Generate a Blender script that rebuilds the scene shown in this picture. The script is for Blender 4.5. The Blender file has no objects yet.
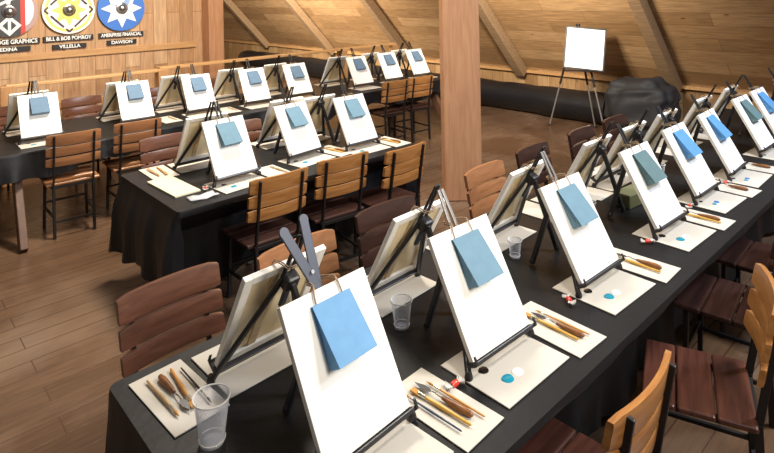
import bpy, bmesh, math, random
from mathutils import Vector, Matrix
random.seed(7)
sc = bpy.context.scene
COL = sc.collection
PI = math.pi

# ------------------------------------------------------------------ materials
def new_mat(name):
    m = bpy.data.materials.new(name); m.use_nodes = True
    nt = m.node_tree
    return m, nt, nt.nodes['Principled BSDF']

def plain(name, col, rough=.6, metal=0., spec=.5, noise=0., scale=20., bump=0., bscale=60.):
    m, nt, b = new_mat(name)
    b.inputs['Base Color'].default_value = (*col, 1)
    b.inputs['Roughness'].default_value = rough
    b.inputs['Metallic'].default_value = metal
    b.inputs['Specular IOR Level'].default_value = spec
    if noise or bump:
        tc = nt.nodes.new('ShaderNodeTexCoord')
    if noise:
        n = nt.nodes.new('ShaderNodeTexNoise'); n.inputs['Scale'].default_value = scale; n.inputs['Detail'].default_value = 4
        nt.links.new(tc.outputs['Object'], n.inputs['Vector'])
        r = nt.nodes.new('ShaderNodeValToRGB')
        r.color_ramp.elements[0].position = .3; r.color_ramp.elements[1].position = .7
        r.color_ramp.elements[0].color = (*[c*(1-noise) for c in col], 1)
        r.color_ramp.elements[1].color = (*[min(1, c*(1+noise)) for c in col], 1)
        nt.links.new(n.outputs['Fac'], r.inputs['Fac']); nt.links.new(r.outputs['Color'], b.inputs['Base Color'])
    if bump:
        n2 = nt.nodes.new('ShaderNodeTexNoise'); n2.inputs['Scale'].default_value = bscale; n2.inputs['Detail'].default_value = 3
        nt.links.new(tc.outputs['Object'], n2.inputs['Vector'])
        bp = nt.nodes.new('ShaderNodeBump'); bp.inputs['Strength'].default_value = bump; bp.inputs['Distance'].default_value = .02
        nt.links.new(n2.outputs['Fac'], bp.inputs['Height']); nt.links.new(bp.outputs['Normal'], b.inputs['Normal'])
    return m

def wood(name, c1, c2, rough=.45, stretch=(1.2, 14, 14), scale=3., spec=.4):
    m, nt, b = new_mat(name)
    tc = nt.nodes.new('ShaderNodeTexCoord'); mp = nt.nodes.new('ShaderNodeMapping')
    mp.inputs['Scale'].default_value = stretch
    nt.links.new(tc.outputs['Object'], mp.inputs['Vector'])
    n = nt.nodes.new('ShaderNodeTexNoise'); n.inputs['Scale'].default_value = scale; n.inputs['Detail'].default_value = 6; n.inputs['Distortion'].default_value = .6
    nt.links.new(mp.outputs['Vector'], n.inputs['Vector'])
    r = nt.nodes.new('ShaderNodeValToRGB')
    r.color_ramp.elements[0].position = .3; r.color_ramp.elements[1].position = .72
    r.color_ramp.elements[0].color = (*c1, 1); r.color_ramp.elements[1].color = (*c2, 1)
    nt.links.new(n.outputs['Fac'], r.inputs['Fac']); nt.links.new(r.outputs['Color'], b.inputs['Base Color'])
    b.inputs['Roughness'].default_value = rough; b.inputs['Specular IOR Level'].default_value = spec
    return m

def planks(name, c1, c2, c3, length, width, gapcol, rough=.6, seed=0., grain=.35, bumpd=.3, knots=True, spec=.4, patch=None, mortar=.004, lowc=.3, highc=.7):
    """boards along local X, `width` tall in local Y"""
    m, nt, b = new_mat(name)
    L = nt.links.new
    tc = nt.nodes.new('ShaderNodeTexCoord')
    br = nt.nodes.new('ShaderNodeTexBrick')
    br.offset = .37; br.offset_frequency = 2
    br.inputs['Scale'].default_value = 1
    br.inputs['Brick Width'].default_value = length
    br.inputs['Row Height'].default_value = width
    br.inputs['Mortar Size'].default_value = mortar
    br.inputs['Mortar Smooth'].default_value = .3
    br.inputs['Color1'].default_value = (0, 0, 0, 1); br.inputs['Color2'].default_value = (1, 1, 1, 1)
    br.inputs['Mortar'].default_value = (.5, .5, .5, 1)
    mp0 = nt.nodes.new('ShaderNodeMapping'); mp0.inputs['Location'].default_value = (seed, seed*.37, 0)
    L(tc.outputs['Object'], mp0.inputs['Vector']); L(mp0.outputs['Vector'], br.inputs['Vector'])
    ramp = nt.nodes.new('ShaderNodeValToRGB')
    ramp.color_ramp.elements[0].color = (*c1, 1); ramp.color_ramp.elements[1].color = (*c3, 1)
    e = ramp.color_ramp.elements.new(.5); e.color = (*c2, 1)
    L(br.outputs['Color'], ramp.inputs['Fac'])
    mp = nt.nodes.new('ShaderNodeMapping'); mp.inputs['Scale'].default_value = (1.4, 16, 16)
    L(mp0.outputs['Vector'], mp.inputs['Vector'])
    n = nt.nodes.new('ShaderNodeTexNoise'); n.inputs['Scale'].default_value = 2.4; n.inputs['Detail'].default_value = 7; n.inputs['Distortion'].default_value = .8
    L(mp.outputs['Vector'], n.inputs['Vector'])
    gr = nt.nodes.new('ShaderNodeValToRGB')
    gr.color_ramp.elements[0].position = lowc; gr.color_ramp.elements[1].position = highc
    gr.color_ramp.elements[0].color = (1-grain,)*3+(1,); gr.color_ramp.elements[1].color = (1+grain*.3,)*3+(1,)
    L(n.outputs['Fac'], gr.inputs['Fac'])
    mul = nt.nodes.new('ShaderNodeMix'); mul.data_type = 'RGBA'; mul.blend_type = 'MULTIPLY'; mul.inputs[0].default_value = 1
    L(ramp.outputs['Color'], mul.inputs[6]); L(gr.outputs['Color'], mul.inputs[7])
    cur = mul.outputs[2]
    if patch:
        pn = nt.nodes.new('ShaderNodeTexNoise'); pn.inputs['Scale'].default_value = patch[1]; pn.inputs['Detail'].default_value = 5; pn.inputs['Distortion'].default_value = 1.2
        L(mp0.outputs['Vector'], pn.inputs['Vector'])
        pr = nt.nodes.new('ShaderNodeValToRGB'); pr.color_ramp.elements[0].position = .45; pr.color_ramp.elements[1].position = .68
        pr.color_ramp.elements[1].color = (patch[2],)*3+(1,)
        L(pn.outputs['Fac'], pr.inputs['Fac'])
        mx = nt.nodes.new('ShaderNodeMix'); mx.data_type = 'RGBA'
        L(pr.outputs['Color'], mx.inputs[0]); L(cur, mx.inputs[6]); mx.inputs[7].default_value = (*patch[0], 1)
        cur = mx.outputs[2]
    if knots:
        v = nt.nodes.new('ShaderNodeTexVoronoi'); v.inputs['Scale'].default_value = 1.7
        mk = nt.nodes.new('ShaderNodeMapping'); mk.inputs['Scale'].default_value = (1, 2.2, 1)
        L(mp0.outputs['Vector'], mk.inputs['Vector']); L(mk.outputs['Vector'], v.inputs['Vector'])
        kr = nt.nodes.new('ShaderNodeValToRGB')
        kr.color_ramp.elements[0].position = .03; kr.color_ramp.elements[1].position = .075
        kr.color_ramp.elements[0].color = (.4, .3, .24, 1); kr.color_ramp.elements[1].color = (1, 1, 1, 1)
        L(v.outputs['Distance'], kr.inputs['Fac'])
        m3 = nt.nodes.new('ShaderNodeMix'); m3.data_type = 'RGBA'; m3.blend_type = 'MULTIPLY'; m3.inputs[0].default_value = 1
        L(cur, m3.inputs[6]); L(kr.outputs['Color'], m3.inputs[7]); cur = m3.outputs[2]
    m2 = nt.nodes.new('ShaderNodeMix'); m2.data_type = 'RGBA'
    L(br.outputs['Fac'], m2.inputs[0]); L(cur, m2.inputs[6]); m2.inputs[7].default_value = (*gapcol, 1)
    L(m2.outputs[2], b.inputs['Base Color'])
    inv = nt.nodes.new('ShaderNodeMath'); inv.operation = 'SUBTRACT'; inv.inputs[0].default_value = 1
    L(br.outputs['Fac'], inv.inputs[1])
    bp = nt.nodes.new('ShaderNodeBump'); bp.inputs['Strength'].default_value = bumpd; bp.inputs['Distance'].default_value = .01
    L(inv.outputs[0], bp.inputs['Height']); L(bp.outputs['Normal'], b.inputs['Normal'])
    b.inputs['Roughness'].default_value = rough; b.inputs['Specular IOR Level'].default_value = spec
    return m

M = {}
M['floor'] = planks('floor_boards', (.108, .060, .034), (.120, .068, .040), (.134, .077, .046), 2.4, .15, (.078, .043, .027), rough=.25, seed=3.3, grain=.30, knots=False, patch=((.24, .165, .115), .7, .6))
M['ceiling'] = planks('ceiling_boards', (.33, .19, .085), (.44, .265, .125), (.55, .35, .18), 1.7, .235, (.22, .12, .055), rough=.7, seed=1.7, grain=.35)
M['wall'] = planks('wall_boards', (.38, .205, .10), (.50, .29, .15), (.60, .39, .225), 1.15, .19, (.24, .125, .05), rough=.6, seed=5.1, grain=.3)
M['knee'] = planks('knee_wall_boards', (.30, .165, .07), (.42, .25, .115), (.50, .32, .16), 1.2, .24, (.15, .08, .035), rough=.6, seed=8.4, grain=.3)
M['trim'] = wood('trim_wood', (.42, .225, .09), (.56, .33, .15), .55)
M['rafter'] = wood('rafter_wood', (.22, .14, .075), (.36, .24, .14), .7)
M['post'] = wood('post_wood', (.37, .18, .09), (.48, .255, .135), .6, stretch=(10, 10, .9))
M['rail'] = wood('rail_wood', (.50, .28, .11), (.66, .40, .19), .4)
M['railpost'] = wood('rail_post_wood', (.40, .20, .08), (.50, .28, .12), .5, stretch=(12, 12, 1))
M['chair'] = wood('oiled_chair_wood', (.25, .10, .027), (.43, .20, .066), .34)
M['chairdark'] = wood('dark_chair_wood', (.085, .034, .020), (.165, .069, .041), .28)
M['chairshaded'] = wood('shaded_chair_wood', (.026, .012, .010), (.055, .024, .018), .3)  # near-black tone is shade put into the colour of shadowed chairs and seats
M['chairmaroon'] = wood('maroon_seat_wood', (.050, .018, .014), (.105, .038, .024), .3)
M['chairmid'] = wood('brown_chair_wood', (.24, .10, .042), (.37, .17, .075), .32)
M['steel'] = plain('black_steel', (.016, .014, .014), .45, .3)
M['easel'] = plain('black_easel_plastic', (.013, .012, .014), .42)
M['ledge'] = plain('dark_grey_ledge_metal', (.05, .048, .05), .35, .5)
M['prong'] = plain('grey_easel_bar', (.062, .068, .090), .4, .3)
M['prongdark'] = plain('dark_easel_bar', (.018, .017, .018), .4, .3)
M['pronglight'] = plain('worn_easel_bar', (.21, .19, .175), .4, .3)
M['pin'] = plain('steel_rivet', (.75, .75, .75), .25, .9)
M['canvas'] = plain('primed_canvas', (.86, .845, .81), .85, spec=.2, bump=.04, bscale=500)
M['back'] = plain('raw_canvas_back', (.86, .71, .46), .85, spec=.15, noise=.06, scale=9)
M['wrap'] = plain('canvas_wrap', (.84, .80, .73), .85, spec=.15, noise=.05, scale=30)
M['stretch'] = wood('stretcher_pine', (.52, .36, .19), (.66, .49, .28), .6)
BAGS = {'steel blue': (.14, .245, .325), 'bright blue': (.09, .255, .50), 'sky blue': (.15, .32, .54), 'teal grey': (.10, .17, .185), 'slate blue': (.12, .195, .29)}  # one kind of bag; local tint of the light is put into these blues
for k, c in BAGS.items():
    M['bag '+k] = plain('paper_'+k.replace(' ', '_'), c, .75, spec=.25, noise=.05, scale=25)
M['twine'] = plain('paper_twine', (.34, .235, .15), .8)
M['sheet'] = plain('white_board_sheet', (.56, .525, .465), .6, spec=.3, noise=.02, scale=8)
M['black_paint'] = plain('black_paint', (.012, .010, .010), .2)
M['teal_paint'] = plain('teal_paint', (.010, .26, .38), .22)
M['white_paint'] = plain('white_paint', (.9, .89, .86), .25)
M['blue_paint'] = plain('blue_paint', (.03, .20, .55), .25)
M['gold'] = wood('golden_brush_handle', (.55, .30, .045), (.72, .44, .09), .3)
M['orange'] = wood('orange_brush_handle', (.55, .24, .05), (.68, .34, .09), .35)
M['tan'] = wood('tan_brush_handle', (.42, .26, .11), (.56, .37, .18), .4)
M['knife'] = wood('brown_knife_handle', (.15, .055, .018), (.27, .115, .04), .35)
M['navy'] = plain('navy_brush_handle', (.03, .05, .10), .3)
M['dark'] = plain('dark_brush_handle', (.02, .016, .018), .35)
M['ferrule'] = plain('metal_ferrule', (.75, .68, .52), .25, .9)
M['bristle'] = plain('golden_bristle', (.50, .24, .05), .7)
M['blade'] = plain('steel_blade', (.30, .30, .32), .25, .9)
M['candyr'] = plain('red_wrapper', (.62, .05, .03), .25)
M['candyw'] = plain('clear_white_wrapper', (.72, .70, .68), .2)
M['cloth'] = plain('black_tablecloth_vinyl', (.0065, .0065, .0078), .5, spec=.35, bump=.12, bscale=14)
M['tabletop'] = wood('table_plywood', (.20, .11, .05), (.30, .17, .085), .5)
M['tableleg'] = wood('brown_trestle_wood', (.07, .034, .02), (.115, .057, .034), .5, stretch=(9, 9, 1))
M['roll'] = plain('black_plastic_roll', (.010, .010, .012), .34, spec=.5, bump=.25, bscale=5)
M['tarp'] = plain('black_tarp', (.026, .026, .029), .62, spec=.3, bump=.5, bscale=6)
M['signblack'] = plain('black_sign_board', (.012, .010, .010), .5)
M['signwhite'] = plain('white_sign_paint', (.88, .88, .86), .6)
M['sh_white'] = plain('white_shield_paint', (.84, .83, .78), .55)
M['sh_blue'] = plain('blue_shield_paint', (.045, .17, .56), .5)
M['sh_skyblue'] = plain('pale_blue_shield_paint', (.25, .38, .62), .5)
M['sh_yellow'] = plain('yellow_shield_paint', (.86, .70, .16), .55)
M['sh_grey'] = plain('charcoal_shield_paint', (.045, .045, .05), .5)
M['sh_red'] = plain('red_shield_paint', (.56, .05, .035), .5)
M['sh_mauve'] = plain('mauve_shield_paint', (.42, .28, .27), .55)
M['sh_purple'] = plain('dark_purple_shield_paint', (.06, .035, .06), .5)
M['boss'] = plain('steel_boss', (.36, .35, .35), .3, .95)
M['pad'] = plain('cream_paper_stack', (.72, .64, .44), .7)
M['green'] = plain('green_box_card', (.085, .085, .035), .6, noise=.15, scale=14)
M['lid'] = plain('pale_green_lid', (.15, .155, .08), .5)
def clear(name, tint=(.97, .975, 1), rough=.05, amt=.82):
    m = bpy.data.materials.new(name); m.use_nodes = True; nt = m.node_tree; nt.nodes.clear()
    o = nt.nodes.new('ShaderNodeOutputMaterial'); mx = nt.nodes.new('ShaderNodeMixShader')
    t = nt.nodes.new('ShaderNodeBsdfTransparent'); t.inputs['Color'].default_value = (*tint, 1)
    p = nt.nodes.new('ShaderNodeBsdfPrincipled'); p.inputs['Base Color'].default_value = (.8, .82, .86, 1); p.inputs['Roughness'].default_value = rough
    lw = nt.nodes.new('ShaderNodeLayerWeight'); lw.inputs['Blend'].default_value = .35
    mr = nt.nodes.new('ShaderNodeMapRange'); mr.inputs['To Min'].default_value = 1-amt-.14; mr.inputs['To Max'].default_value = .75
    nt.links.new(lw.outputs['Facing'], mr.inputs['Value']); nt.links.new(mr.outputs['Result'], mx.inputs['Fac'])
    nt.links.new(t.outputs[0], mx.inputs[1]); nt.links.new(p.outputs[0], mx.inputs[2]); nt.links.new(mx.outputs[0], o.inputs['Surface'])
    return m
M['cup'] = clear('clear_cup_plastic')
M['film'] = clear('clear_plastic_film', amt=.6)

# ------------------------------------------------------------------ mesh builder
class MB:
    def __init__(s): s.bm = bmesh.new()
    def box(s, c, d, rot=None, bevel=0., seg=2):
        m = Matrix.Translation(c)
        if rot is not None: m = m @ rot.to_4x4()
        m = m @ Matrix.Diagonal((*d, 1))
        r = bmesh.ops.create_cube(s.bm, size=1, matrix=m)
        if bevel:
            es = list({e for v in r['verts'] for e in v.link_edges})
            bmesh.ops.bevel(s.bm, geom=es, offset=bevel, segments=seg, affect='EDGES', profile=.5)
        return s
    def bar(s, a, b, w, t, up=(0, 0, 1), bevel=0.):
        """flat bar from a to b: w across, t along `up`"""
        a, b = Vector(a), Vector(b); d = (b-a); L = d.length; x = d.normalized()
        u = Vector(up); y = u.cross(x)
        if y.length < 1e-4: y = Vector((1, 0, 0)).cross(x)
        y.normalize(); z = x.cross(y)
        R = Matrix((x, y, z)).transposed()
        return s.box((a+b)/2, (L, w, t), R, bevel)
    def tube(s, pts, rad, n=10, cap=True):
        pts = [Vector(p) for p in pts]; rads = rad if isinstance(rad, (list, tuple)) else [rad]*len(pts)
        rings = []; prev = None
        for i, p in enumerate(pts):
            d = (pts[min(i+1, len(pts)-1)]-pts[max(i-1, 0)]).normalized()
            ref = prev if prev is not None else (Vector((0, 0, 1)) if abs(d.z) < .9 else Vector((1, 0, 0)))
            x = (ref - d*ref.dot(d)).normalized(); prev = x; y = d.cross(x)
            rings.append([s.bm.verts.new(p+(x*math.cos(2*PI*k/n)+y*math.sin(2*PI*k/n))*rads[i]) for k in range(n)])
        for a, b in zip(rings, rings[1:]):
            for k in range(n): s.bm.faces.new((a[k], a[(k+1) % n], b[(k+1) % n], b[k]))
        if cap:
            s.bm.faces.new(rings[0][::-1]); s.bm.faces.new(rings[-1])
        return s
    def lathe(s, prof, c=(0, 0, 0), n=24):
        c = Vector(c); rings = []
        for r, z in prof:
            rings.append([s.bm.verts.new(c+Vector((r*math.cos(2*PI*k/n), r*math.sin(2*PI*k/n), z))) for k in range(n)])
        for a, b in zip(rings, rings[1:]):
            for k in range(n): s.bm.faces.new((a[k], a[(k+1) % n], b[(k+1) % n], b[k]))
        s.bm.faces.new(rings[0][::-1]); s.bm.faces.new(rings[-1])
        return s
    def prism(s, poly, y0, y1, axis='y'):
        """polygon (a,b) extruded; axis y: points (a,y,b); axis z: (a,b,z)"""
        def P(a, b, t): return Vector((a, t, b)) if axis == 'y' else (Vector((a, b, t)) if axis == 'z' else Vector((t, a, b)))
        A = [s.bm.verts.new(P(a, b, y0)) for a, b in poly]; B = [s.bm.verts.new(P(a, b, y1)) for a, b in poly]
        s.bm.faces.new(A); s.bm.faces.new(B[::-1])
        n = len(poly)
        for i in range(n): s.bm.faces.new((A[i], B[i], B[(i+1) % n], A[(i+1) % n]))
        return s
    def grid(s, rows):
        V = [[s.bm.verts.new(p) for p in r] for r in rows]
        for a, b in zip(V, V[1:]):
            for i in range(len(a)-1): s.bm.faces.new((a[i], a[i+1], b[i+1], b[i]))
        return V
    def face(s, pts):
        s.bm.faces.new([s.bm.verts.new(p) for p in pts]); return s
    def build(s, name, mat, parent=None, smooth=False, loc=None):
        bmesh.ops.recalc_face_normals(s.bm, faces=s.bm.faces[:])
        me = bpy.data.meshes.new(name); s.bm.to_mesh(me); s.bm.free()
        if smooth:
            for p in me.polygons: p.use_smooth = True
            try: me.set_sharp_from_angle(angle=math.radians(40))
            except Exception: pass
        me.materials.append(M[mat] if isinstance(mat, str) else mat)
        o = bpy.data.objects.new(name, me); COL.objects.link(o)
        if parent: o.parent = parent
        if loc: o.location = loc
        return o

def tag(o, label=None, cat=None, group=None, kind=None):
    if label: o['label'] = label
    if cat: o['category'] = cat
    if group: o['group'] = group
    if kind: o['kind'] = kind
    return o
def empty(name, loc=(0, 0, 0), rz=0):
    o = bpy.data.objects.new(name, None); o.empty_display_size = .1
    COL.objects.link(o); o.location = loc; o.rotation_euler = (0, 0, rz); return o
def structure(o): o['kind'] = 'structure'; return o
def dup(root, loc, rz=None, label=None, group=None):
    r = root.copy(); COL.objects.link(r); r.location = loc
    if rz is not None: r.rotation_euler = (0, 0, rz)
    if label: r['label'] = label
    if group: r['group'] = group
    for ch in list(root.children):
        c = ch.copy(); COL.objects.link(c); c.parent = r
        for g in list(ch.children):
            d = g.copy(); COL.objects.link(d); d.parent = c
    return r
USED = {}
def spawn(key, maker, loc, rz, label, group=None):
    """first call builds the thing, later calls copy it"""
    if key not in USED:
        o = maker(); USED[key] = o
        o.location = loc; o.rotation_euler = (0, 0, rz); o['label'] = label
        if group: o['group'] = group
        return o
    return dup(USED[key], loc, rz, label, group)

# ------------------------------------------------------------------ room
KX, KZ, SL = 8.7, .635, 1.074            # foot of the roof slope on the far wall
ang = math.atan(SL)
# floor
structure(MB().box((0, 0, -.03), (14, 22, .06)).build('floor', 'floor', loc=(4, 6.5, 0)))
# far low wall below the roof slope; local X runs up so that its boards stand vertical
o = MB().box((0, 0, -.04), (KZ+.1, 22, .08)).build('wall_far', 'knee'); structure(o)
o.matrix_world = Matrix.Translation((KX, 6.5, (KZ+.1)/2)) @ Matrix(((0, 0, -1, 0), (0, 1, 0, 0), (1, 0, 0, 0), (0, 0, 0, 1)))
# sloping boarded ceiling: local X along the room (boards), local Y up the slope
Lc = 6.6
o = MB().box((0, Lc/2, .03), (22, Lc, .06)).build('ceiling', 'ceiling'); structure(o)
ex = Vector((0, 1, 0)); ey = Vector((-math.cos(ang), 0, math.sin(ang))); ez = ex.cross(ey)
sgn = 1
R = Matrix((ex, ey, ez)).transposed().to_4x4()
o.matrix_world = Matrix.Translation((KX+.02, 6.5, KZ)) @ R
# make sure the thickness goes outwards (away from the room)
if ez.z < 0:
    for v in o.data.vertices: v.co.z -= .06
# rafters: heavy braces under the slope
for i, y in enumerate((.5, 3.22, 5.80, 8.55, 11.3, 14.35)):
    mb = MB(); mb.box((0, Lc/2, -.085*(1 if ez.z > 0 else -1)), (.165, Lc-.02, .17), bevel=.008)
    r = mb.build('trim_%d' % (i+1), 'rafter'); structure(r)
    r.matrix_world = Matrix.Translation((KX-.02, y, KZ)) @ R
# wall plate along the top of the low wall
structure(MB().box((KX-.05, 6.5, KZ-.02), (.06, 21.6, .05), bevel=.005).build('trim_7', 'trim'))
# end wall far away
structure(MB().box((4, 17.45, 3), (14, .1, 6)).build('wall_end', 'knee'))
# partition wall with the shields
WY = 8.1
def wallpiece(name, x0, x1, z0, z1, mat, y=WY, th=.08):
    # local X up, local Y along the wall -> vertical boards
    h, w = z1-z0, x1-x0
    o = MB().box((0, 0, 0), (h, w, th)).build(name, mat); structure(o)
    o.matrix_world = Matrix.Translation(((x0+x1)/2, y+th/2, (z0+z1)/2)) @ Matrix(((0, 1, 0, 0), (0, 0, 1, 0), (1, 0, 0, 0), (0, 0, 0, 1)))
    return o
wallpiece('wall_left', -1.2, 3.85, 0, 3.2, 'wall')
structure(MB().box((1.2, WY-.012, 1.345), (4.9, .03, .085), bevel=.006).build('trim_8', 'trim'))
structure(MB().box((1.2, WY-.01, .06), (4.9, .025, .12), bevel=.006).build('baseboard_left', 'trim'))
# posts
structure(MB().box((3.87, 7.97, 1.6), (.235, .235, 3.2), bevel=.012).build('trim_9', 'post'))
PR = Matrix.Rotation(math.radians(-42), 3, 'Z')
o = MB().box((0, 0, 1.9), (.365, .28, 3.8), bevel=.014).build('trim_10', 'post', loc=(4.405, 3.70, 0)); o.rotation_euler = (0, 0, math.radians(-42)); structure(o)

# ------------------------------------------------------------------ handrail in front of the shields
hr = empty('handrail', (3.9, 7.5, 0))
tag(hr, 'long pale wooden handrail running behind the far row of easels, below the shields', 'railing')
MB().box((-1.85, 0, 1.092), (1.72, .11, .04), bevel=.008).build('rail', 'rail', hr)
MB().box((1.10, 0, 1.118), (4.25, .11, .04), bevel=.008).build('rail', 'rail', hr)
for x in (1.2, 2.92, 5.92, 7.1):
    MB().box((x-3.9, 0, .55), (.13, .13, 1.10), bevel=.008).build('rail_post', 'railpost', hr)
MB().box((-1.85, .0, .80), (1.6, .035, .10), bevel=.005).build('lower_rail', 'railpost', hr)

# ------------------------------------------------------------------ shields and their name boards
def disc(r, n=48): return [(r*math.cos(2*PI*k/n), r*math.sin(2*PI*k/n)) for k in range(n)]
def shield(x, label):
    t = empty('painted_shield', (x, WY-.03, 1.905)); tag(t, label, 'shield', 'round shields on the wall'); return t
def clipdisc(r, x0, x1, n=40):
    """disc part between two vertical lines"""
    out = []
    for k in range(n+1):
        x = x0+(x1-x0)*k/n; x = max(-r, min(r, x)); out.append((x, -math.sqrt(max(0, r*r-x*x))))
    for k in range(n+1):
        x = x1+(x0-x1)*k/n; x = max(-r, min(r, x)); out.append((x, math.sqrt(max(0, r*r-x*x))))
    q = []
    for p in out:
        if not q or (Vector(p)-Vector(q[-1])).length > 1e-4: q.append(p)
    if (Vector(q[0])-Vector(q[-1])).length < 1e-4: q.pop()
    return q
def boss(t):
    MB().lathe([(.001, .062), (.03, .058), (.05, .04), (.058, .018), (.075, .012), (.078, 0)][::-1], n=24).build('boss', 'boss', t, True).rotation_euler = (PI/2, 0, 0)
RS = .302
def fix_boss(t, y):
    for c in t.children:
        if c.name.startswith('boss'): c.location = (0, y, 0)
# first: charcoal / red / white panels with white diamond
t = shield(1.335, 'round shield with charcoal, red and white panels and a white diamond, leftmost on the wall')
MB().prism(disc(RS), -.012, .022).build('board', 'sh_mauve', t)
MB().prism(clipdisc(RS-.004, -.30, .115), -.018, -.0121).build('charcoal_panel', 'sh_grey', t)
MB().prism(clipdisc(RS-.004, .115, .165), -.018, -.0121).build('red_stripe', 'sh_red', t)
MB().prism([(.166, -.175), (.205, -.15), (.245, -.07), (.258, .02), (.25, .09), (.22, .16), (.166, .21)], -.018, -.0121).build('white_panel', 'sh_white', t)
mb = MB(); D = .125; d2 = .072
mb.prism([(-D, -.165), (0, -.29), (D, -.165), (0, -.045)], -.022, -.0181).build('diamond', 'sh_white', t)
mb = MB(); mb.prism([(-d2, -.165), (-.016, -.225), (-.016, -.108)], -.024, -.0221); mb.prism([(d2, -.165), (.016, -.108), (.016, -.225)], -.024, -.0221); mb.build('diamond_cutout', 'sh_grey', t)
mb = MB(); mb.prism([(-.12, .095), (-.10, .07), (.09, .165), (.07, .19)], -.022, -.0181); mb.prism([(-.03, .09), (.01, .085), (.02, .15), (-.02, .16)], -.024, -.0221); mb.prism([(.02, .16), (.06, .14), (.07, .30), (.03, .30)], -.022, -.0181); mb.build('white_bands', 'sh_white', t)
boss(t); fix_boss(t, -.018)
# second: yellow sun with broken dark diamond
t = shield(1.978, 'round white and yellow shield with a dashed dark diamond around a steel boss')
MB().prism(disc(RS), -.012, .022).build('board', 'sh_white', t)
mb = MB()
star = []
for k in range(16):
    rr = .20 if k % 2 == 0 else .115; a = k*PI/8
    star.append((rr*math.cos(a), rr*math.sin(a)))
mb.prism(star, -.018, -.0121).build('sun', 'sh_yellow', t)
mb = MB(); n = 48
ra = [[mb.bm.verts.new((rr*math.cos(2*PI*k/n), yy, rr*math.sin(2*PI*k/n))) for k in range(n)] for rr, yy in ((.243, -.0121), (.243, -.016), (.272, -.016), (.272, -.0121))]
for q in range(4):
    for k in range(n): mb.bm.faces.new((ra[q][k], ra[q][(k+1) % n], ra[(q+1) % 4][(k+1) % n], ra[(q+1) % 4][k]))
mb.build('yellow_ring', 'sh_yellow', t)
mb = MB(); W = .011; c = .275
def seg(mb, a, b, w, y0, y1):
    a, b = Vector((*a, 0)), Vector((*b, 0)); n = (b-a).normalized(); n = Vector((-n.y, n.x, 0))*w
    mb.prism([((a+n).x, (a+n).y), ((a-n).x, (a-n).y), ((b-n).x, (b-n).y), ((b+n).x, (b+n).y)], y0, y1)
for sx in (1, -1):
    for sy in (1, -1):
        P0, P1 = Vector((sx*c, 0)), Vector((0, sy*c))
        for f0, f1 in ((0, .15), (.25, .78), (.86, 1)):
            seg(mb, P0.lerp(P1, f0), P0.lerp(P1, f1), W, -.021, -.0185)
mb.build('dashed_diamond', 'sh_purple', t)
boss(t); fix_boss(t, -.018)
# third: blue with eight-point star
t = shield(2.615, 'round blue shield with a white eight-pointed star, rightmost on the wall')
MB().prism(disc(RS), -.012, .022).build('board', 'sh_blue', t)
star = []
for k in range(16):
    rr = .262 if k % 2 == 0 else .148; a = k*PI/8+PI/2
    star.append((rr*math.cos(a), rr*math.sin(a)))
MB().prism(star, -.018, -.0121).build('star', 'sh_white', t)
MB().prism([(-.09, .045), (.03, -.085), (.135, .17), (.09, .26), (.03, .09)], -.022, -.0181).build('swoosh', 'sh_skyblue', t)
boss(t); fix_boss(t, -.018)
def name_board(x0, x1, zc, h, text, size, label):
    t = empty('name_board', ((x0+x1)/2, WY-.03, zc)); tag(t, label, 'sign', 'black name boards under the shields')
    MB().box((0, .015, 0), (x1-x0, .03, h), bevel=.002).build('board', 'signblack', t)
    cu = bpy.data.curves.new('lettering', 'FONT'); cu.body = text; cu.size = size; cu.align_x = 'CENTER'; cu.align_y = 'CENTER'; cu.extrude = .002; cu.offset = size*.022
    tmp = bpy.data.objects.new('lettering', cu); COL.objects.link(tmp)
    bpy.context.view_layer.update()
    dg = bpy.context.evaluated_depsgraph_get()
    me = bpy.data.meshes.new_from_object(tmp.evaluated_get(dg)); bpy.data.objects.remove(tmp); bpy.data.curves.remove(cu)
    me.materials.clear(); me.materials.append(M['signwhite'])
    xs = [v.co.x for v in me.vertices]; w = max(xs)-min(xs)
    o = bpy.data.objects.new('lettering', me); COL.objects.link(o); o.parent = t
    o.rotation_euler = (PI/2, 0, 0); o.location = (0, -.001, 0)
    f = min(1.0, (x1-x0)*.9/w); o.scale = (f, 1, 1)
name_board(1.04, 1.655, 1.542, .066, 'NG EDGE GRAPHICS', .072, 'wide black name board with white lettering under the charcoal and red shield')
name_board(1.10, 1.552, 1.454, .060, 'EDINA', .060, 'narrow lower black name board under the charcoal and red shield')
name_board(1.69, 2.262, 1.547, .066, 'BILL & BOB POMROY', .066, 'wide black name board with white lettering under the yellow shield')
name_board(1.79, 2.178, 1.444, .060, 'VILLELLA', .060, 'narrow lower black name board under the yellow shield')
name_board(2.326, 2.90, 1.551, .066, 'AMERIPRISE FINANCIAL', .066, 'wide black name board with white lettering under the blue shield')
name_board(2.425, 2.805, 1.451, .060, 'DAWSON', .060, 'narrow lower black name board under the blue shield')

# ------------------------------------------------------------------ black roll, tarp bundle, floor easel
pts = []; rads = []
for k in range(45):
    y = 4.0+k*.25
    pts.append((8.22+.012*math.sin(k*1.3), y, .238)); rads.append(.232+.008*math.sin(k*2.1)+.005*math.sin(k*.7))
rads[-1] = .19; 
o = MB().tube(pts, rads, 28).build('plastic_roll', 'roll', None, True)
tag(o, 'long thick black plastic roll lying on the floor along the low far wall', 'roll')
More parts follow.
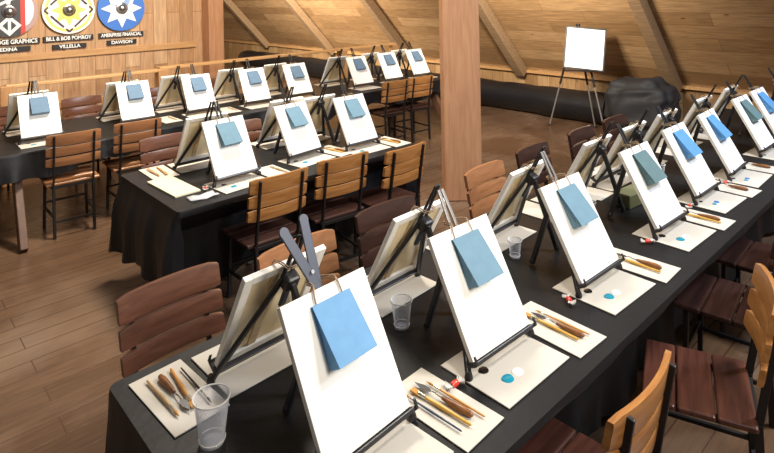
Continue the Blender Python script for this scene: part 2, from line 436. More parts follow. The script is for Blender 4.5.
# bundle
bm = bmesh.new(); bmesh.ops.create_icosphere(bm, subdivisions=5, radius=1)
for v in bm.verts:
    p = v.co
    def sq(a, e): return math.copysign(abs(a)**e, a)
    q = Vector((sq(p.x, .7)*.36, sq(p.y, .7)*.46, sq(p.z, .6)*.40))
    q += p*(.020*math.sin(9*p.y+4*p.z)+.016*math.sin(13*p.x-7*p.z)+.014*math.sin(17*p.z+5*p.y))
    q.z = max(q.z, -.392)
    if q.y < -.25: q.z -= (.25-(-q.y))*-.30 if q.z > 0 else 0
    v.co = q
mb = MB(); mb.bm = bm
b = mb.build('tarp_bundle', 'tarp', None, True, loc=(7.98, 3.42, .392)); tag(b, 'lumpy bundle under a black tarp at the near end of the long roll', 'bundle')
# easel
fe = empty('floor_easel', (7.6, 4.15, 0)); tag(fe, 'tall black tripod easel standing on the floor in front of the black roll', 'easel')
A = Vector((.03, .03, 1.50))
def leg2(parent, a, b, name='leg'):
    a, b = Vector(a), Vector(b); m_ = a.lerp(b, .55)
    o = MB().tube([a, m_], .016, 8).build(name, 'prongdark', parent, True)
    MB().tube([m_, b], .011, 8).build('leg_extension', 'pronglight', o, True)
    MB().tube([b, b+Vector((0, 0, .03))], .017, 8).build('foot', 'easel', o, True)
leg2(fe, A+Vector((-.03, .05, -.05)), (.02, .52, 0.0))
leg2(fe, A+Vector((.03, -.04, -.05)), (.02, -.36, 0.0))
leg2(fe, A+Vector((.05, .03, -.06)), (.33, -.05, 0.0))
MB().bar((-.25, .10, .895), (.0, -.34, .895), .03, .02).build('ledge', 'easel', fe)
MB().box(A, (.05, .05, .09), bevel=.01).build('hub', 'easel', fe)
yawe = math.radians(-62)
cf = empty('floor_easel_canvas', (7.46, 4.02, .92), yawe); cf.rotation_euler = (math.radians(-13), .09, yawe)
tag(cf, 'large blank white canvas with a black frame on the tall floor easel', 'canvas')
MB().box((0, 0, .29), (.51, .02, .565), bevel=.003).build('canvas_face', 'canvas', cf)
mb = MB()
for a, b2 in (((-.262, 0, -.005), (-.262, 0, .588)), ((.262, 0, -.005), (.262, 0, .588)), ((-.272, 0, 0), (.272, 0, 0)), ((-.272, 0, .583), (.272, 0, .583))):
    mb.bar(a, b2, .03, .02, up=(1, 0, 0) if a[0] == b2[0] else (0, 0, 1))
mb.build('frame', 'easel', cf)

# ------------------------------------------------------------------ tables
TZ = .752
def cloth(name, x0, x1, y0, y1, hem, push, label, top=.75, seed=0, r=.03):
    """hem, push: dict per side l r n f: hem height above floor, outward (+) or inward (-) drift of the skirt"""
    per = []
    st = .035
    def line(a, b, n):
        L = (Vector(b)-Vector(a)).length; k = max(2, int(L/st))
        for i in range(k): per.append((Vector(a).lerp(Vector(b), i/k), Vector(n)))
    def arc(c, a0):
        for i in range(4):
            a = a0+i*PI/8; per.append((Vector(c)+Vector((math.cos(a), math.sin(a)))*r, Vector((math.cos(a), math.sin(a)))))
    line((x0+r, y0), (x1-r, y0), (0, -1)); arc((x1-r, y0+r), -PI/2)
    line((x1, y0+r), (x1, y1-r), (1, 0)); arc((x1-r, y1-r), 0)
    line((x1-r, y1), (x0+r, y1), (0, 1)); arc((x0+r, y1-r), PI/2)
    line((x0, y1-r), (x0, y0+r), (-1, 0)); arc((x0+r, y0+r), PI)
    rnd = random.Random(seed); ph = [rnd.random()*6.28 for _ in range(6)]
    bm = bmesh.new()
    n = len(per); rings = []
    fr = [0, .02, .06, .14, .24, .36, .5, .64, .78, .9, 1]
    for f in fr:
        ring = []
        s_ = 0
        for i, (p, nn) in enumerate(per):
            wx = nn.x**2; wy = nn.y**2
            hx = hem['r'] if nn.x > 0 else hem['l']; hy = hem['f'] if nn.y > 0 else hem['n']
            px = push['r'] if nn.x > 0 else push['l']; py = push['f'] if nn.y > 0 else push['n']
            h = (hx*wx+hy*wy); pu = px*wx+py*wy
            u = p.x*1.0+p.y*1.31
            h += .035*math.sin(u*4.1+ph[0])+.02*math.sin(u*11+ph[1])
            z = top-(top-h)*f
            # skirt moves quickly to its drift, then falls straight
            dz = max(0, min(1, (.712-z)/.19))
            drift = pu*(dz**.85)
            fold = f*(.022*math.sin(u*15+ph[2])+.014*math.sin(u*29+ph[3])+.012*math.sin(u*8+ph[4]))
            corner = 4*wx*wy*f*.07
            lip = .004 if f > 0 else 0
            q = p+nn*(drift+fold+corner+lip)
            ring.append(bm.verts.new((q.x, q.y, z-(.006 if 0 < f < .03 else 0))))
        rings.append(ring)
    for a, b in zip(rings, rings[1:]):
        for i in range(n): bm.faces.new((a[i], b[i], b[(i+1) % n], a[(i+1) % n]))
    # top sheet: inset ring + face
    bm.faces.new(rings[0])
    mb = MB(); mb.bm = bm
    o = mb.build(name, 'cloth', None, True)
    tag(o, label, 'tablecloth'); return o
def table(x0, x1, y0, y1, label, legs, trestle=False):
    t = empty('banquet_table', ((x0+x1)/2, (y0+y1)/2, 0)); tag(t, label, 'table')
    cx, cy = (x0+x1)/2, (y0+y1)/2
    MB().box((0, 0, .729), (x1-x0-.03, y1-y0-.03, .03), bevel=.004).build('tabletop', 'tabletop', t)
    for lx in legs:
        for s in (-1, 1):
            y = (y1-y0)/2-(.45 if not trestle else .16)
            if trestle:
                MB().bar((lx-cx, s*(y-.12), .715), (lx-cx-.03, s*(y+(.38 if s < 0 else .03)), 0.0), .115, .06, up=(1, 0, 0), bevel=.006).build('leg', 'tableleg', t)
            else:
                MB().box((lx-cx, s*y, .357), (.06, .06, .714), bevel=.006).build('leg', 'tableleg', t)
    return t
R1 = (.60, 6.75, .97, 2.06); R2 = (1.40, 3.48, 3.39, 4.42); R3 = (.25, 6.75, 5.66, 6.86)
table(*R1, 'long plank table under the black cloth nearest the camera, right of the photo', (1.2, 3.6, 6.2))
table(*R2, 'shorter plank table under black cloth standing in the middle of the room', (1.95, 3.05))
table(*R3, 'long table with slanted brown wooden legs in the row nearest the shields', (1.0, 3.9, 6.3), True)
cloth('tablecloth', *R1, dict(l=.10, r=.2, n=.08, f=.2), dict(l=.02, r=.02, n=-.30, f=-.27), 'black tablecloth on the long table nearest the camera', seed=1)
cloth('tablecloth', *R2, dict(l=.24, r=.2, n=.10, f=.2), dict(l=.06, r=.04, n=-.30, f=-.17), 'black tablecloth hanging almost to the floor on the middle table', seed=2)
cloth('tablecloth', *R3, dict(l=.52, r=.50, n=.545, f=.54), dict(l=.02, r=.03, n=.012, f=0), 'short black tablecloth on the row of easels nearest the shields', seed=3)

# ------------------------------------------------------------------ chairs
def make_chair(wd, kind, sd):
    t = empty('dining_chair'); t['category'] = 'chair'
    # rear posts
    for s in (-1, 1):
        mb = MB()
        mb.bar((s*.155, -.20, 0.0), (s*.155, -.185, .45), .028, .022, up=(1, 0, 0), bevel=.003)
        mb.bar((s*.155, -.185, .44), (s*.155, -.262, .885), .028, .014, up=(1, 0, 0), bevel=.003)
        mb.build('rear_post', 'steel', t)
        MB().bar((s*.175, .17, 0.0), (s*.165, .155, .435), .024, .024, up=(1, 0, 0), bevel=.003).build('front_leg', 'steel', t)
    # curved slats
    for zc, yc, h in ((.845, -.255, .100), (.744, -.237, .080), (.652, -.221, .074)):
        mb = MB(); n = 12; rows = []
        tilt = .17
        prof = [(-.009, -.5), (-.011, -.40), (-.011, .40), (-.009, .5), (.009, .5), (.011, .40), (.011, -.40), (.009, -.5)]
        V = []
        for i in range(n+1):
            f = i/n*2-1; x = f*.213
            bow = -.030*(1-f*f)+.018      # middle pushed backwards
            hh = h*(1-.16*max(0, (abs(f)-.90)/.10)**2)
            ring = []
            for a, bb in prof:
                y = yc+bow+a+.012-bb*h*tilt*1.0*(1); z = zc+bb*hh
                ring.append(mb.bm.verts.new((x, y, z)))
            V.append(ring)
        for a, bq in zip(V, V[1:]):
            k = len(a)
            for j in range(k): mb.bm.faces.new((a[j], a[(j+1) % k], bq[(j+1) % k], bq[j]))
        mb.bm.faces.new(V[0]); mb.bm.faces.new(V[-1][::-1])
        mb.build('back_slat', wd, t, True)
    # seat of three boards
    for yc, d in ((-.118, .128), (.016, .128), (.145, .118)):
        MB().box((0, yc, .455), (.42, d, .024), bevel=.009, seg=3).build('seat_board', sd, t)
    mb = MB()
    for s in (-1, 1): mb.bar((s*.16, -.19, .432), (s*.16, .17, .432), .022, .02)
    mb.bar((-.16, .155, .432), (.16, .155, .432), .022, .02); mb.bar((-.16, -.185, .432), (.16, -.185, .432), .022, .02)
    mb.build('seat_frame', 'steel', t)
    mb = MB()
    for s in (-1, 1): mb.bar((s*.156, -.196, .18), (s*.171, .165, .18), .016, .016)
    mb.bar((-.17, .165, .22), (.17, .165, .22), .016, .016); mb.bar((-.155, -.196, .14), (.155, -.196, .14), .016, .016)
    mb.build('stretcher', 'steel', t)
    return t
def chair(x, y, rz, kind, label, group):
    mat = {'o': 'chair', 'd': 'chairdark', 'm': 'chairmid', 'k': 'chairshaded', 'n': 'chair'}[kind]
    spawn('chair'+kind, lambda: make_chair(mat, kind, {'m': 'chairmid', 'k': 'chairshaded', 'o': 'chairshaded', 'n': 'chairmaroon'}.get(kind, 'chairdark')), (x, y, 0), rz, label, group)
G = 'chairs on the near side of the front table'
chair(1.67, .97, .03, 'n', 'orange-brown slatted chair at the bottom edge of the photo, nearest the camera', G)
chair(2.47, .855, .36, 'n', 'orange-brown slatted chair with its seat boards in view, beside the nearest chair', G)
chair(3.22, .97, .12, 'k', 'dark slatted chair in shadow, third along the near side of the front table', G)
chair(3.86, .98, .05, 'k', 'dark slatted chair in shadow, fourth along the near side of the front table', G)
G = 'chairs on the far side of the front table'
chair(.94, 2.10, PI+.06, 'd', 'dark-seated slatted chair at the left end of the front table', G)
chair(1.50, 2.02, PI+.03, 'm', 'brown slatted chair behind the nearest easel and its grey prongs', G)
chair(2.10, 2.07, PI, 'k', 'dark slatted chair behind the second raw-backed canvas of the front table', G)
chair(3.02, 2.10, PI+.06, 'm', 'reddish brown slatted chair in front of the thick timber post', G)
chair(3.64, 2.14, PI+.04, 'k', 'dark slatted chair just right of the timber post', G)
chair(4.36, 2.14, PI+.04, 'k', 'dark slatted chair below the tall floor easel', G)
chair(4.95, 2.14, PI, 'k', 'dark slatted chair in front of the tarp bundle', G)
G = 'chairs on the near side of the middle table'
chair(2.00, 3.43, -.03, 'o', 'orange-brown slatted chair backing the first easel of the middle table, leftmost of three', G)
chair(2.55, 3.44, -.10, 'o', 'orange-brown slatted chair, middle of the three at the middle table', G)
chair(3.00, 3.29, .03, 'o', 'orange-brown slatted chair at the right end of the middle table', G)
G = 'chairs on the far side of the middle table'
chair(1.87, 4.52, PI, 'd', 'dark glossy slatted chair behind the left end of the middle table', G)
chair(2.55, 4.52, PI, 'd', 'dark slatted chair behind the second easel of the middle table', G)
G = 'chairs on the near side of the row by the shields'
chair(1.38, 5.72, -.05, 'm', 'brown slatted chair with open black legs, leftmost in the row by the shields', G)
chair(1.93, 5.76, -.03, 'm', 'brown slatted chair beside the leftmost one in the row by the shields', G)
chair(5.20, 5.66, -.10, 'o', 'brown slatted chair below the third easel from the right end of the far row', G)
chair(5.68, 5.66, -.10, 'o', 'brown slatted chair at the right end of the far row, near the timber post', G)
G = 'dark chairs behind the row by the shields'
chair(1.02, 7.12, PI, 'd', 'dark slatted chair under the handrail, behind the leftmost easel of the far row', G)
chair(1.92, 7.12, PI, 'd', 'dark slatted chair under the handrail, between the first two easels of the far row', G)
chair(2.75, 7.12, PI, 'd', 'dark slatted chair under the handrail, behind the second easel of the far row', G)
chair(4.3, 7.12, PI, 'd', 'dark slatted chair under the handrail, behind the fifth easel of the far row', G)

# ------------------------------------------------------------------ easel station
TI = .50; CT, ST = math.cos(TI), math.sin(TI); CB = .052        # tilt and height of the canvas foot above the table
def P(u, v, w): return Vector((u, v*ST+w*CT, CB+v*CT-w*ST))
CW, CH = .325, .406
RT = Matrix.Rotation(-TI, 3, 'X')
def make_easel(style):
    t = empty('tabletop_easel'); t['category'] = 'easel'
    nrm = Vector((0, CT, -ST))
    vf = -(CB-.032*ST)/CT
    for s in (-1, 1):
        a = P(s*.178, vf, .032); a.z = .004
        o = MB().bar(a, P(s*.018, .372, .036), .021, .014, up=nrm, bevel=.004).build('front_leg', 'easel', t)
        f = MB(); f.lathe([(.013, 0), (.015, .006), (.012, .018), (.008, .026)], c=(a.x, a.y, 0), n=14); f.build('foot', 'easel', o, True)
    b = P(0, .365, .062); foot = Vector((-.06, .315, .004))
    o = MB().bar(b, foot, .024, .018, up=(1, 0, 0), bevel=.004).build('rear_leg', 'easel', t)
    f = MB(); f.lathe([(.013, 0), (.015, .006), (.012, .018), (.008, .026)], c=(foot.x, foot.y, 0), n=14); f.build('foot', 'easel', o, True)
    MB().box(P(0, .362, .050), (.054, .044, .054), RT, bevel=.01).build('hub', 'easel', t)
    MB().box(P(0, .30, .052), (.026, .012, .10), RT, bevel=.004).build('hub_plate', 'prong', t)
    # ledge with a lip and two end pins
    mb = MB(); mb.box(P(0, -.0085, .010), (.345, .050, .010), RT, bevel=.002); mb.box(P(0, -.006, -.0155), (.345, .006, .013), RT, bevel=.002)
    led = mb.build('ledge', 'ledge', t)
    for s in (-1, 1): MB().box(P(s*.168, .004, -.021), (.010, .006, .030), RT, bevel=.0025).build('end_pin', 'easel', led)
    pm = {'v': 'prong', 'light': 'pronglight', 'dark': 'prongdark'}[style]
    if style == 'v':
        pr = ((-1, P(.006, .37, .029), P(-.064, .590, .029), .034), (1, P(-.002, .37, .038), P(.024, .608, .038), .034))
    else:
        pr = ((-1, P(-.018, .36, .030), P(-.0098, .55, .030), .0155), (1, P(.018, .36, .030), P(.0088, .55, .030), .0155))
    for s, a, b, w in pr:
        o = MB().bar(a, b, w, .008, up=nrm, bevel=.003).build('prong', pm, t)
        if style == 'v':
            mb = MB(); mb.tube([b+nrm*.0039, b-nrm*.0039], .0168, 16); mb.build('rounded_tip', pm, o)
    if style == 'v':
        MB().tube([P(-.012, .455, .018), P(-.012, .455, .044)], .006, 10).build('rivet', 'pin', t)
    return t
def make_canvas(_=None):
    t = empty('painting_canvas'); t['category'] = 'canvas'
    MB().box(P(0, CH/2, .003), (CW, .006, CH), RT, bevel=.002).build('canvas_face', 'canvas', t)
    mb = MB(); bw = .032
    for s in (-1, 1):
        mb.box(P(s*(CW/2-bw/2), CH/2, .0128), (bw, .0136, CH-.001), RT, bevel=.002)
        mb.box(P(0, CH/2+s*(CH/2-bw/2), .0128), (CW-2*bw, .0134, bw-.001), RT, bevel=.002)
    mb.build('wrapped_edge', 'wrap', t)
    MB().box(P(0, CH/2, .0075), (CW-2*bw, .002, CH-2*bw), RT).build('raw_back', 'back', t)
    MB().box(P(.035, CH/2, .0120), (.030, .008, CH-2*bw-.002), RT).build('stretcher_bar', 'stretch', t)
    return t
def make_bag(mat, db=.066):
    t = empty('gift_bag'); t['category'] = 'paper bag'
    u0, u1, v0, v1 = -.068, .078, .200, .370
    # front panel with a little thickness, plus bottom
    dt = .008
    w0 = -.0022
    def Wd(v): return w0-(db+(dt-db)*(v-v0)/(v1-v0))
    mb = MB(); th = .0018
    def slab(q, n):
        A = [mb.bm.verts.new(p) for p in q]; B = [mb.bm.verts.new(p+n*th) for p in q]
        mb.bm.faces.new(A); mb.bm.faces.new(B[::-1])
        for i in range(4): mb.bm.faces.new((A[i], B[i], B[(i+1) % 4], A[(i+1) % 4]))
    slab([P(u0, v0, Wd(v0)), P(u1, v0, Wd(v0)), P(u1, v1, Wd(v1)), P(u0, v1, Wd(v1))], P(0, 0, 1)-P(0, 0, 0))
    slab([P(u0, v0, w0), P(u1, v0, w0), P(u1, v1, w0), P(u0, v1, w0)], P(0, 0, -1)-P(0, 0, 0))
    mb.build('front_panel', mat, t)
    mb = MB(); mb.face([P(u0, v0, w0), P(u1, v0, w0), P(u1, v0, Wd(v0)), P(u0, v0, Wd(v0))]); mb.build('bottom', mat, t)
    for s, u in ((1, u0), (-1, u1)):
        mb = MB()
        ci = u+s*.010
        mb.face([P(u, v0, w0), P(ci, v0+.03, (w0+Wd(v0))/2), P(ci, v1, (w0+Wd(v1))/2), P(u, v1, w0)])
        mb.face([P(u, v0, Wd(v0)), P(u, v1, Wd(v1)), P(ci, v1, (w0+Wd(v1))/2), P(ci, v0+.03, (w0+Wd(v0))/2)])
        mb.face([P(u, v0, w0), P(u, v0, Wd(v0)), P(ci, v0+.03, (w0+Wd(v0))/2)])
        mb.build('gusset', mat, t)
    for sh, top in ((0, .430), (-.006, .440)):
        pts = []; wf = Wd(v1)+.004 if sh == 0 else w0-.004
        for k in range(19):
            q = 2*k/18-1; a = 1-abs(q)
            up = math.sin(a*PI/2)
            pts.append(P(sh*0+math.copysign(.050*(1-a**3), q), .358+(top-.358)*up, wf+(.054-wf)*max(0, min(1, (a-.60)/.20))))
        MB().tube(pts, .0024, 6).build('handle', 'twine', t, True)
    return t
def blob(mb, c, rx, ry, h, n=16):
    c = Vector(c)
    rings = []
    for f, z in ((1, 0), (.92, .6), (.6, .95), (.2, 1.0)):
        rings.append([mb.bm.verts.new(c+Vector((rx*f*math.cos(2*PI*k/n)*(1+.08*math.sin(3*2*PI*k/n)), ry*f*math.sin(2*PI*k/n)*(1+.06*math.cos(2*2*PI*k/n)), h*z))) for k in range(n)])
    for a, b in zip(rings, rings[1:]):
        for k in range(n): mb.bm.faces.new((a[k], a[(k+1) % n], b[(k+1) % n], b[k]))
    mb.bm.faces.new(rings[-1]); mb.bm.faces.new(rings[0][::-1])
def make_palette(kind):
    t = empty('palette_sheet'); t['category'] = 'palette'
    MB().box((0, 0, .0025), (.358, .285, .005), bevel=.0015).build('sheet', 'sheet', t)
    if kind == 'none': return t
    dabs = {'teal': (('black_paint', -.095, .022, .020), ('teal_paint', -.070, -.060, .023), ('white_paint', -.018, -.062, .021)),
            'blue': (('black_paint', -.09, .02, .012), ('blue_paint', -.03, -.045, .017), ('teal_paint', -.075, -.05, .014))}[kind]
    for m_, x, y, r in dabs:
        mb = MB(); blob(mb, (x, y, .005), r, r*.92, .004); mb.build('paint_dab', m_, t, True)
    return t
def make_mat(_=None):
    o = MB().box((0, 0, .002), (.182, .335, .004), bevel=.001).build('brush_mat', 'sheet'); o['category'] = 'mat'; return o
def make_brush(kind):
    """lies along local Y, bristles at +Y, length ~.235"""
    t = empty('paintbrush'); t['category'] = 'brush'
    h = {'flat': ('gold', .0062), 'orange': ('orange', .0042), 'navy': ('navy', .0036), 'tan': ('tan', .0055), 'dark': ('dark', .0036), 'wide': ('orange', .0066)}[kind]
    r = h[1]; z = .0085
    MB().tube([(0, -.118, z), (0, -.112, z), (0, -.06, z), (0, .0, z), (0, .055, z)], [r*.45, r*.75, r*.8, r*1.15, r*.8], 10).build('handle', h[0], t, True)
    if kind in ('flat', 'wide'):
        mb = MB(); mb.tube([(0, .054, z), (0, .062, z), (0, .085, z)], [r*.95, r*1.1, r*1.3], 10); fo = mb.build('ferrule', 'ferrule', t, True)
        MB().box((0, .099, z), (.020, .03, .006), bevel=.002).build('bristles', 'bristle', t)
    else:
        MB().tube([(0, .054, z), (0, .060, z), (0, .085, z)], [r*.85, r, r*.8], 10).build('ferrule', 'ferrule' if kind != 'navy' else 'blade', t, True)
        MB().tube([(0, .084, z), (0, .096, z), (0, .116, z-.001)], [r*.8, r*.95, r*.15], 8).build('bristles', 'bristle' if kind != 'dark' else 'dark', t, True)
    return t
def make_knife(_=None):
    t = empty('palette_knife'); t['category'] = 'palette knife'
    z = .011
    MB().tube([(0, -.112, z), (0, -.106, z), (0, -.085, z), (0, -.05, z), (0, -.015, z), (0, .004, z)], [.003, .0085, .0118, .0105, .0075, .005], 12).build('handle', 'knife', t, True)
    o = MB().tube([(0, .003, z), (0, .02, z), (0, .035, z+.004), (0, .05, z)], [.0026, .0022, .002, .002], 8).build('shank', 'blade', t, True)
    mb = MB(); mb.prism([(-.003, .048), (-.010, .062), (-.010, .085), (0, .117), (.010, .085), (.010, .062), (.003, .048)], z-.001, z+.0005, axis='z'); mb.build('blade', 'blade', o)
    return t
def make_candy(_=None):
    t = empty('wrapped_candy'); t['category'] = 'candy'
    MB().tube([(-.014, 0, .011), (-.012, 0, .011), (0, 0, .0115), (.012, 0, .011), (.014, 0, .011)], [.004, .009, .0112, .009, .004], 12).build('sweet', 'candyr', t, True)
    for s in (-1, 1):
        mb = MB(); n = 14; c = mb.bm.verts.new((s*.012, 0, .011)); prev = None; ring = []
        for k in range(n):
            a = -1.1+2.2*k/(n-1)
            ring.append(mb.bm.verts.new((s*(.012+.024*math.cos(a)), .022*math.sin(a), .012+.005*(-1)**k+.006*abs(math.sin(a)))))
        for a, b in zip(ring, ring[1:]): mb.bm.faces.new((c, a, b))
        o = mb.build('wrapper_twist', 'candyw', t)
        md = o.modifiers.new('s', 'SOLIDIFY'); md.thickness = .0006
    return t
def make_cup(h):
    r0, r1 = .031*h/.12, .047*h/.12
    prof_o = [(r0, .0), (r0+.001, .003)]
    t = empty('plastic_cup'); t['category'] = 'cup'
    mb = MB(); n = 32
    prof = [(r0*.9, .0015), (r0, .0), (r0+(r1-r0)*.5, h*.5), (r1, h-.002), (r1+.0026, h-.003), (r1+.003, h), (r1+.0006, h+.002), (r1-.001, h), (r0+(r1-r0)*.5-.0012, h*.5), (r0-.0012, .004), (.001, .004)]
    rings = [[mb.bm.verts.new((r*math.cos(2*PI*k/n), r*math.sin(2*PI*k/n), z)) for k in range(n)] for r, z in prof]
    for a, b in zip(rings, rings[1:]):
        for k in range(n): mb.bm.faces.new((a[k], a[(k+1) % n], b[(k+1) % n], b[k]))
    mb.bm.faces.new(rings[0]); mb.bm.faces.new(rings[-1])
    o = mb.build('cup_wall', 'cup', t, True)
    mb = MB(); mb.tube([Vector(((r1+.001)*math.cos(2*PI*k/36), (r1+.001)*math.sin(2*PI*k/36), h)) for k in range(37)], .0022, 8, cap=False); mb.build('rim', 'candyw', t, True)
    mb = MB(); mb.tube([Vector(((r0+.003)*math.cos(2*PI*k/36), (r0+.003)*math.sin(2*PI*k/36), .012)) for k in range(37)], .0016, 6, cap=False); mb.build('base_ridge', 'candyw', t, True)
    return t

ORD = ['', 'first', 'second', 'third', 'fourth', 'fifth', 'sixth', 'seventh', 'eighth', 'ninth', 'tenth']
ROW = {1: 'front table', 2: 'middle table', 3: 'far row'}
def station(row, side, k, x, yb, bag=None, style='dark', yaw=0., palette='teal', brushes=('flat', 'knife'), candy=False, mat_=True, cup=None, full=True, bagshift=0):
    """side 'near' faces -Y, 'far' faces +Y; k-th from the left end"""
    rz = (0 if side == 'near' else PI)+yaw
    base = Vector((x, yb, TZ))
    Rz = Matrix.Rotation(rz, 3, 'Z')
    def W(lx, ly, lz=0): return base+Rz @ Vector((lx, ly, lz))
    where = '%s from left, %s side, %s' % (ORD[k], side, ROW[row])
    jj = random.Random(int(x*1000)+row*7)
    pz = 0.0
    if palette is not None:
        lab = {'teal': 'white palette sheet with teal dab', 'blue': 'pale palette sheet with small blue dabs', 'none': 'plain white palette sheet'}[palette]
        spawn('palette'+palette, lambda: make_palette(palette), W(-.012, -.018), rz+jj.uniform(-.03, .03), lab+', '+where, 'palette sheets under the easels')
        pz = .0052
    spawn('easel'+style, lambda: make_easel(style), base+Vector((0, 0, pz)), rz, ('black easel with grey prongs, ' if style == 'v' else 'black tabletop easel, ')+where, 'tabletop easels')
    spawn('canvas', make_canvas, base+Vector((0, 0, pz)), rz, ('blank white canvas, ' if side == 'near' else 'canvas seen from its raw back, ')+where, 'painting canvases on the easels')
    if bag:
        spawn('bag'+bag+side, lambda: make_bag('bag '+bag, .052 if side == 'near' else .022), base+Vector((0, 0, pz)), rz, bag+' paper bag on easel, '+where, 'paper bags hung on the easels')
    if mat_:
        mc = (.287 if side == 'near' else .280, -.020)
        spawn('mat', make_mat, W(*mc), rz+jj.uniform(-.05, .05), 'white brush mat, '+where, 'white mats under the brushes')
        off = {'flat': (-.018, -.002, 0), 'knife': (.012, .0, .02), 'orange': (.038, -.015, 0), 'navy': (-.048, -.005, .01), 'tan': (.045, .0, .02), 'wide': (-.02, -.0, -.1), 'dark': (-.055, .01, -.03)}
        nm = {'flat': 'golden flat brush', 'orange': 'thin orange brush', 'navy': 'thin navy brush', 'tan': 'tan round brush', 'wide': 'orange flat brush', 'dark': 'thin dark brush'}
        for b in brushes:
            ox, oy, oa = off[b]
            p = W(mc[0]+ox+jj.uniform(-.004, .004), mc[1]+oy+jj.uniform(-.01, .01), .004); a = rz+oa+jj.uniform(-.04, .04)
            if b == 'knife':
                spawn('knife', make_knife, p, a, 'brown-handled palette knife on mat, '+where, 'palette knives on the mats')
            else:
                spawn('brush'+b, lambda: make_brush(b), p, a, nm[b]+' on mat, '+where, 'paintbrushes on the mats')
    if candy:
        spawn('candy', make_candy, W(-.235, .02), rz+jj.uniform(-1.2, 1.2), 'red and white wrapped candy, '+where, 'wrapped candies by the easels')
    if cup:
        spawn('cup%.3f' % cup[2], lambda: make_cup(cup[2]), W(cup[0], cup[1], cup[3] if len(cup) > 3 else 0), rz, 'clear plastic cup, '+where, 'clear plastic cups')

Y1N, Y1F = 1.215, 1.835
near1 = [(1.037, 'sky blue', 'v', 'none', ('flat', 'knife', 'orange', 'navy'), .05),
         (1.655, 'steel blue', 'light', 'teal', ('flat', 'knife', 'orange'), -.02),
         (2.381, 'steel blue', 'light', 'teal', ('flat', 'knife'), -.02),
         (3.161, 'teal grey', 'dark', 'teal', ('flat', 'knife'), -.03),
         (3.802, 'bright blue', 'dark', 'blue', ('knife',), -.01),
         (4.398, 'bright blue', 'dark', 'blue', ('knife',), .04),
         (5.15, 'teal grey', 'dark', 'blue', ('knife',), -.02),
         (5.62, 'bright blue', 'dark', 'blue', ('knife',), -.02),
         (6.25, 'bright blue', 'dark', 'none', (), 0)]
for k, (x, bag, stl, pal, br, yaw) in enumerate(near1, 1):
    station(1, 'near', k, x, Y1N+(.03 if k in (5, 6, 7, 8) else 0), bag, stl, yaw, pal, br, candy=2 <= k <= 6)
far1 = [1.03, 1.68, 2.46, 3.19, 3.68, 4.22, 4.95, 5.62]
for k, x in enumerate(far1, 1):
    station(1, 'far', k, x, Y1F, 'steel blue' if k != 4 else 'teal grey', 'dark', .04 if k < 4 else 0,
            'none', ('tan', 'knife', 'wide', 'dark') if k == 1 else (('tan', 'wide') if k < 4 else ()),
            cup={1: (.30, .245, .132, .004), 2: (.155, .225, .105, 0), 3: (.14, .20, .085, 0), 4: (.15, .22, .085, 0), 5: (-.2, .15, .085, 0), 6: (.2, .22, .085, 0)}.get(k))
Y2N, Y2F = 3.66, 4.235
for k, (x, bag, yaw, yy) in enumerate([(1.932, 'steel blue', .05, -.02), (2.585, 'steel blue', .12, .09), (3.10, 'steel blue', 0, 0)], 1):
    station(2, 'near', k, x, Y2N+yy, bag, 'dark', yaw, 'teal', ('flat', 'knife') if k > 1 else ('tan',), candy=k == 1)
for k, x in enumerate([1.90, 2.66, 2.93], 1):
    station(2, 'far', k, x, Y2F+(.10 if k == 2 else 0), None, 'dark', 0, 'none', ('tan', 'wide', 'orange') if k == 1 else (), mat_=k == 1, cup=(-.15, .24, .06, 0))
Y3N, Y3F = 5.99, 6.52
n3 = [(1.224, -.06, 'slate blue'), (2.105, .08, 'slate blue'), (2.782, .03, 'slate blue'), (3.459, -.03, 'slate blue'), (4.071, -.03, 'slate blue'), (5.083, -.06, 'slate blue'), (5.694, .01, 'slate blue'), (6.277, .02, 'slate blue')]
for k, (x, yy, bag) in enumerate(n3, 1):
    station(3, 'near', k, x, Y3N+yy*.6, bag, 'dark', -.03, 'none' if k != 1 else 'teal', ('tan',) if k < 4 else (), mat_=k < 5)
for k, x in enumerate([1.20, 2.05, 2.62, 3.30, 3.92, 4.93, 5.54, 6.12], 1):
    station(3, 'far', k, x, Y3F+.02, None, 'dark', 0, 'none', (), mat_=False)

# loose things
o = MB().box((0, 0, .006), (.175, .44, .012), bevel=.002).build('paper_stack', 'pad', loc=(1.565, 3.86, TZ)); o.rotation_euler = (0, 0, .04)
tag(o, 'cream stack of paper lying at the left end of the middle table', 'paper')
f = MB(); f.grid([[Vector((x_*.09, y_*.05, .003+.012*abs(math.sin(x_*2+y_*3)))) for x_ in (-1, -.5, 0, .5, 1)] for y_ in (-1, -.3, .4, 1)])
o = f.build('plastic_wrapper', 'film', None, True, loc=(1.62, 3.52, TZ)); o.modifiers.new('s', 'SOLIDIFY').thickness = .001
tag(o, 'crumpled clear plastic wrapper near the corner of the middle table', 'wrapper')
g = empty('supply_box', (3.40, 1.54, TZ), -.1); tag(g, 'olive green lidded box between the easels of the front table', 'box')
MB().box((0, 0, .035), (.20, .10, .07), bevel=.005).build('body', 'green', g); MB().box((0, 0, .076), (.206, .106, .012), bevel=.003).build('lid', 'lid', g)
g = dup(g, (2.86, 1.62, TZ), -.05, 'olive green lidded box behind the third easel of the front table')

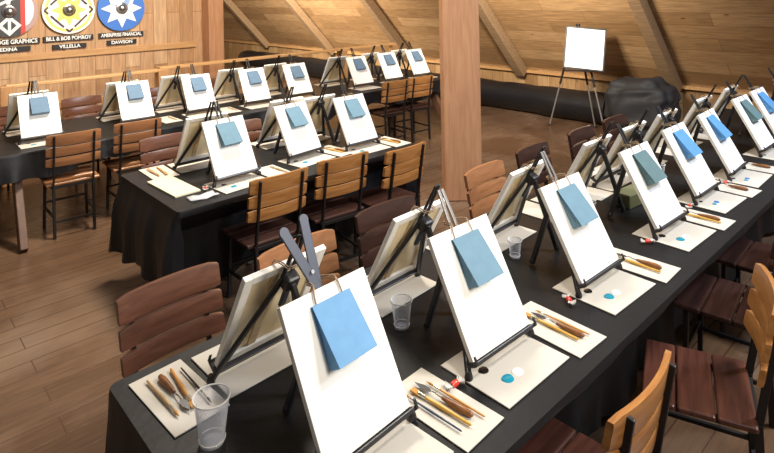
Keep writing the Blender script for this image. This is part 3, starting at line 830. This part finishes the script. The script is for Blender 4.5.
# ------------------------------------------------------------------ light
def area(name, loc, target, size, power, col, spread=PI):
    l = bpy.data.lights.new(name, 'AREA'); l.energy = power; l.size = size; l.color = col; l.spread = spread; l.shape = 'DISK'
    o = bpy.data.objects.new(name, l); COL.objects.link(o); o.location = loc
    o.rotation_euler = (Vector(target)-Vector(loc)).to_track_quat('-Z', 'Y').to_euler(); return o
area('lamp_front', (3.8, -.3, 4.3), (2.5, 2.0, .8), .8, 165, (1, .94, .85))
area('lamp_middle', (2.6, 3.9, 4.6), (2.2, 3.2, .2), .8, 165, (1, .91, .78))
area('lamp_wall', (2.2, 4.6, 4.0), (2.0, 7.6, 1.1), .8, 215, (1, .87, .70))
area('fill_slope', (4.6, 3.7, 2.6), (8.2, 5.2, 1.75), .7, 120, (1, .88, .70), math.radians(105))  # added fill, not a room fixture; brightens the roof slope and low wall
area('lamp_far', (4.2, 8.8, 2.8), (7.8, 11.0, 1.7), .8, 330, (1, .88, .70), math.radians(120))
area('fill_low', (1.5, -.6, 2.45), (1.5, 2.4, 1.0), .6, 22, (1, .93, .82), math.radians(110))  # added low fill near the camera; lifts the raw canvas backs
area('lamp_cool', (5.4, -1.2, 3.8), (5.0, 1.4, .8), .6, 175, (.70, .82, 1))
w = bpy.data.worlds.new('World'); sc.world = w; w.use_nodes = True
w.node_tree.nodes['Background'].inputs['Color'].default_value = (1, .93, .85, 1)
w.node_tree.nodes['Background'].inputs['Strength'].default_value = .20

# ------------------------------------------------------------------ camera
YAW, ROLL, F = .8223, -.0192, 572.
fw = Vector((math.cos(YAW), math.sin(YAW), 0)); r0 = Vector((math.sin(YAW), -math.cos(YAW), 0)); u0 = Vector((0, 0, 1))
r = math.cos(ROLL)*r0+math.sin(ROLL)*u0; u = -math.sin(ROLL)*r0+math.cos(ROLL)*u0
cd = bpy.data.cameras.new('camera'); cam = bpy.data.objects.new('camera', cd); COL.objects.link(cam)
Rm = Matrix((r, u, -fw)).transposed().to_4x4()
cam.matrix_world = Matrix.Translation((0, 0, 2.05)) @ Rm
cd.sensor_fit = 'HORIZONTAL'; cd.sensor_width = 36; cd.lens = F*36/774
cd.shift_y = -(226.5+7.6)/774; cd.clip_start = .05; cd.clip_end = 60
sc.camera = cam
sc.view_settings.view_transform = 'Standard'; sc.view_settings.look = 'None'; sc.view_settings.gamma = 1; sc.view_settings.use_curve_mapping = False
sc.view_settings.exposure = 0.0
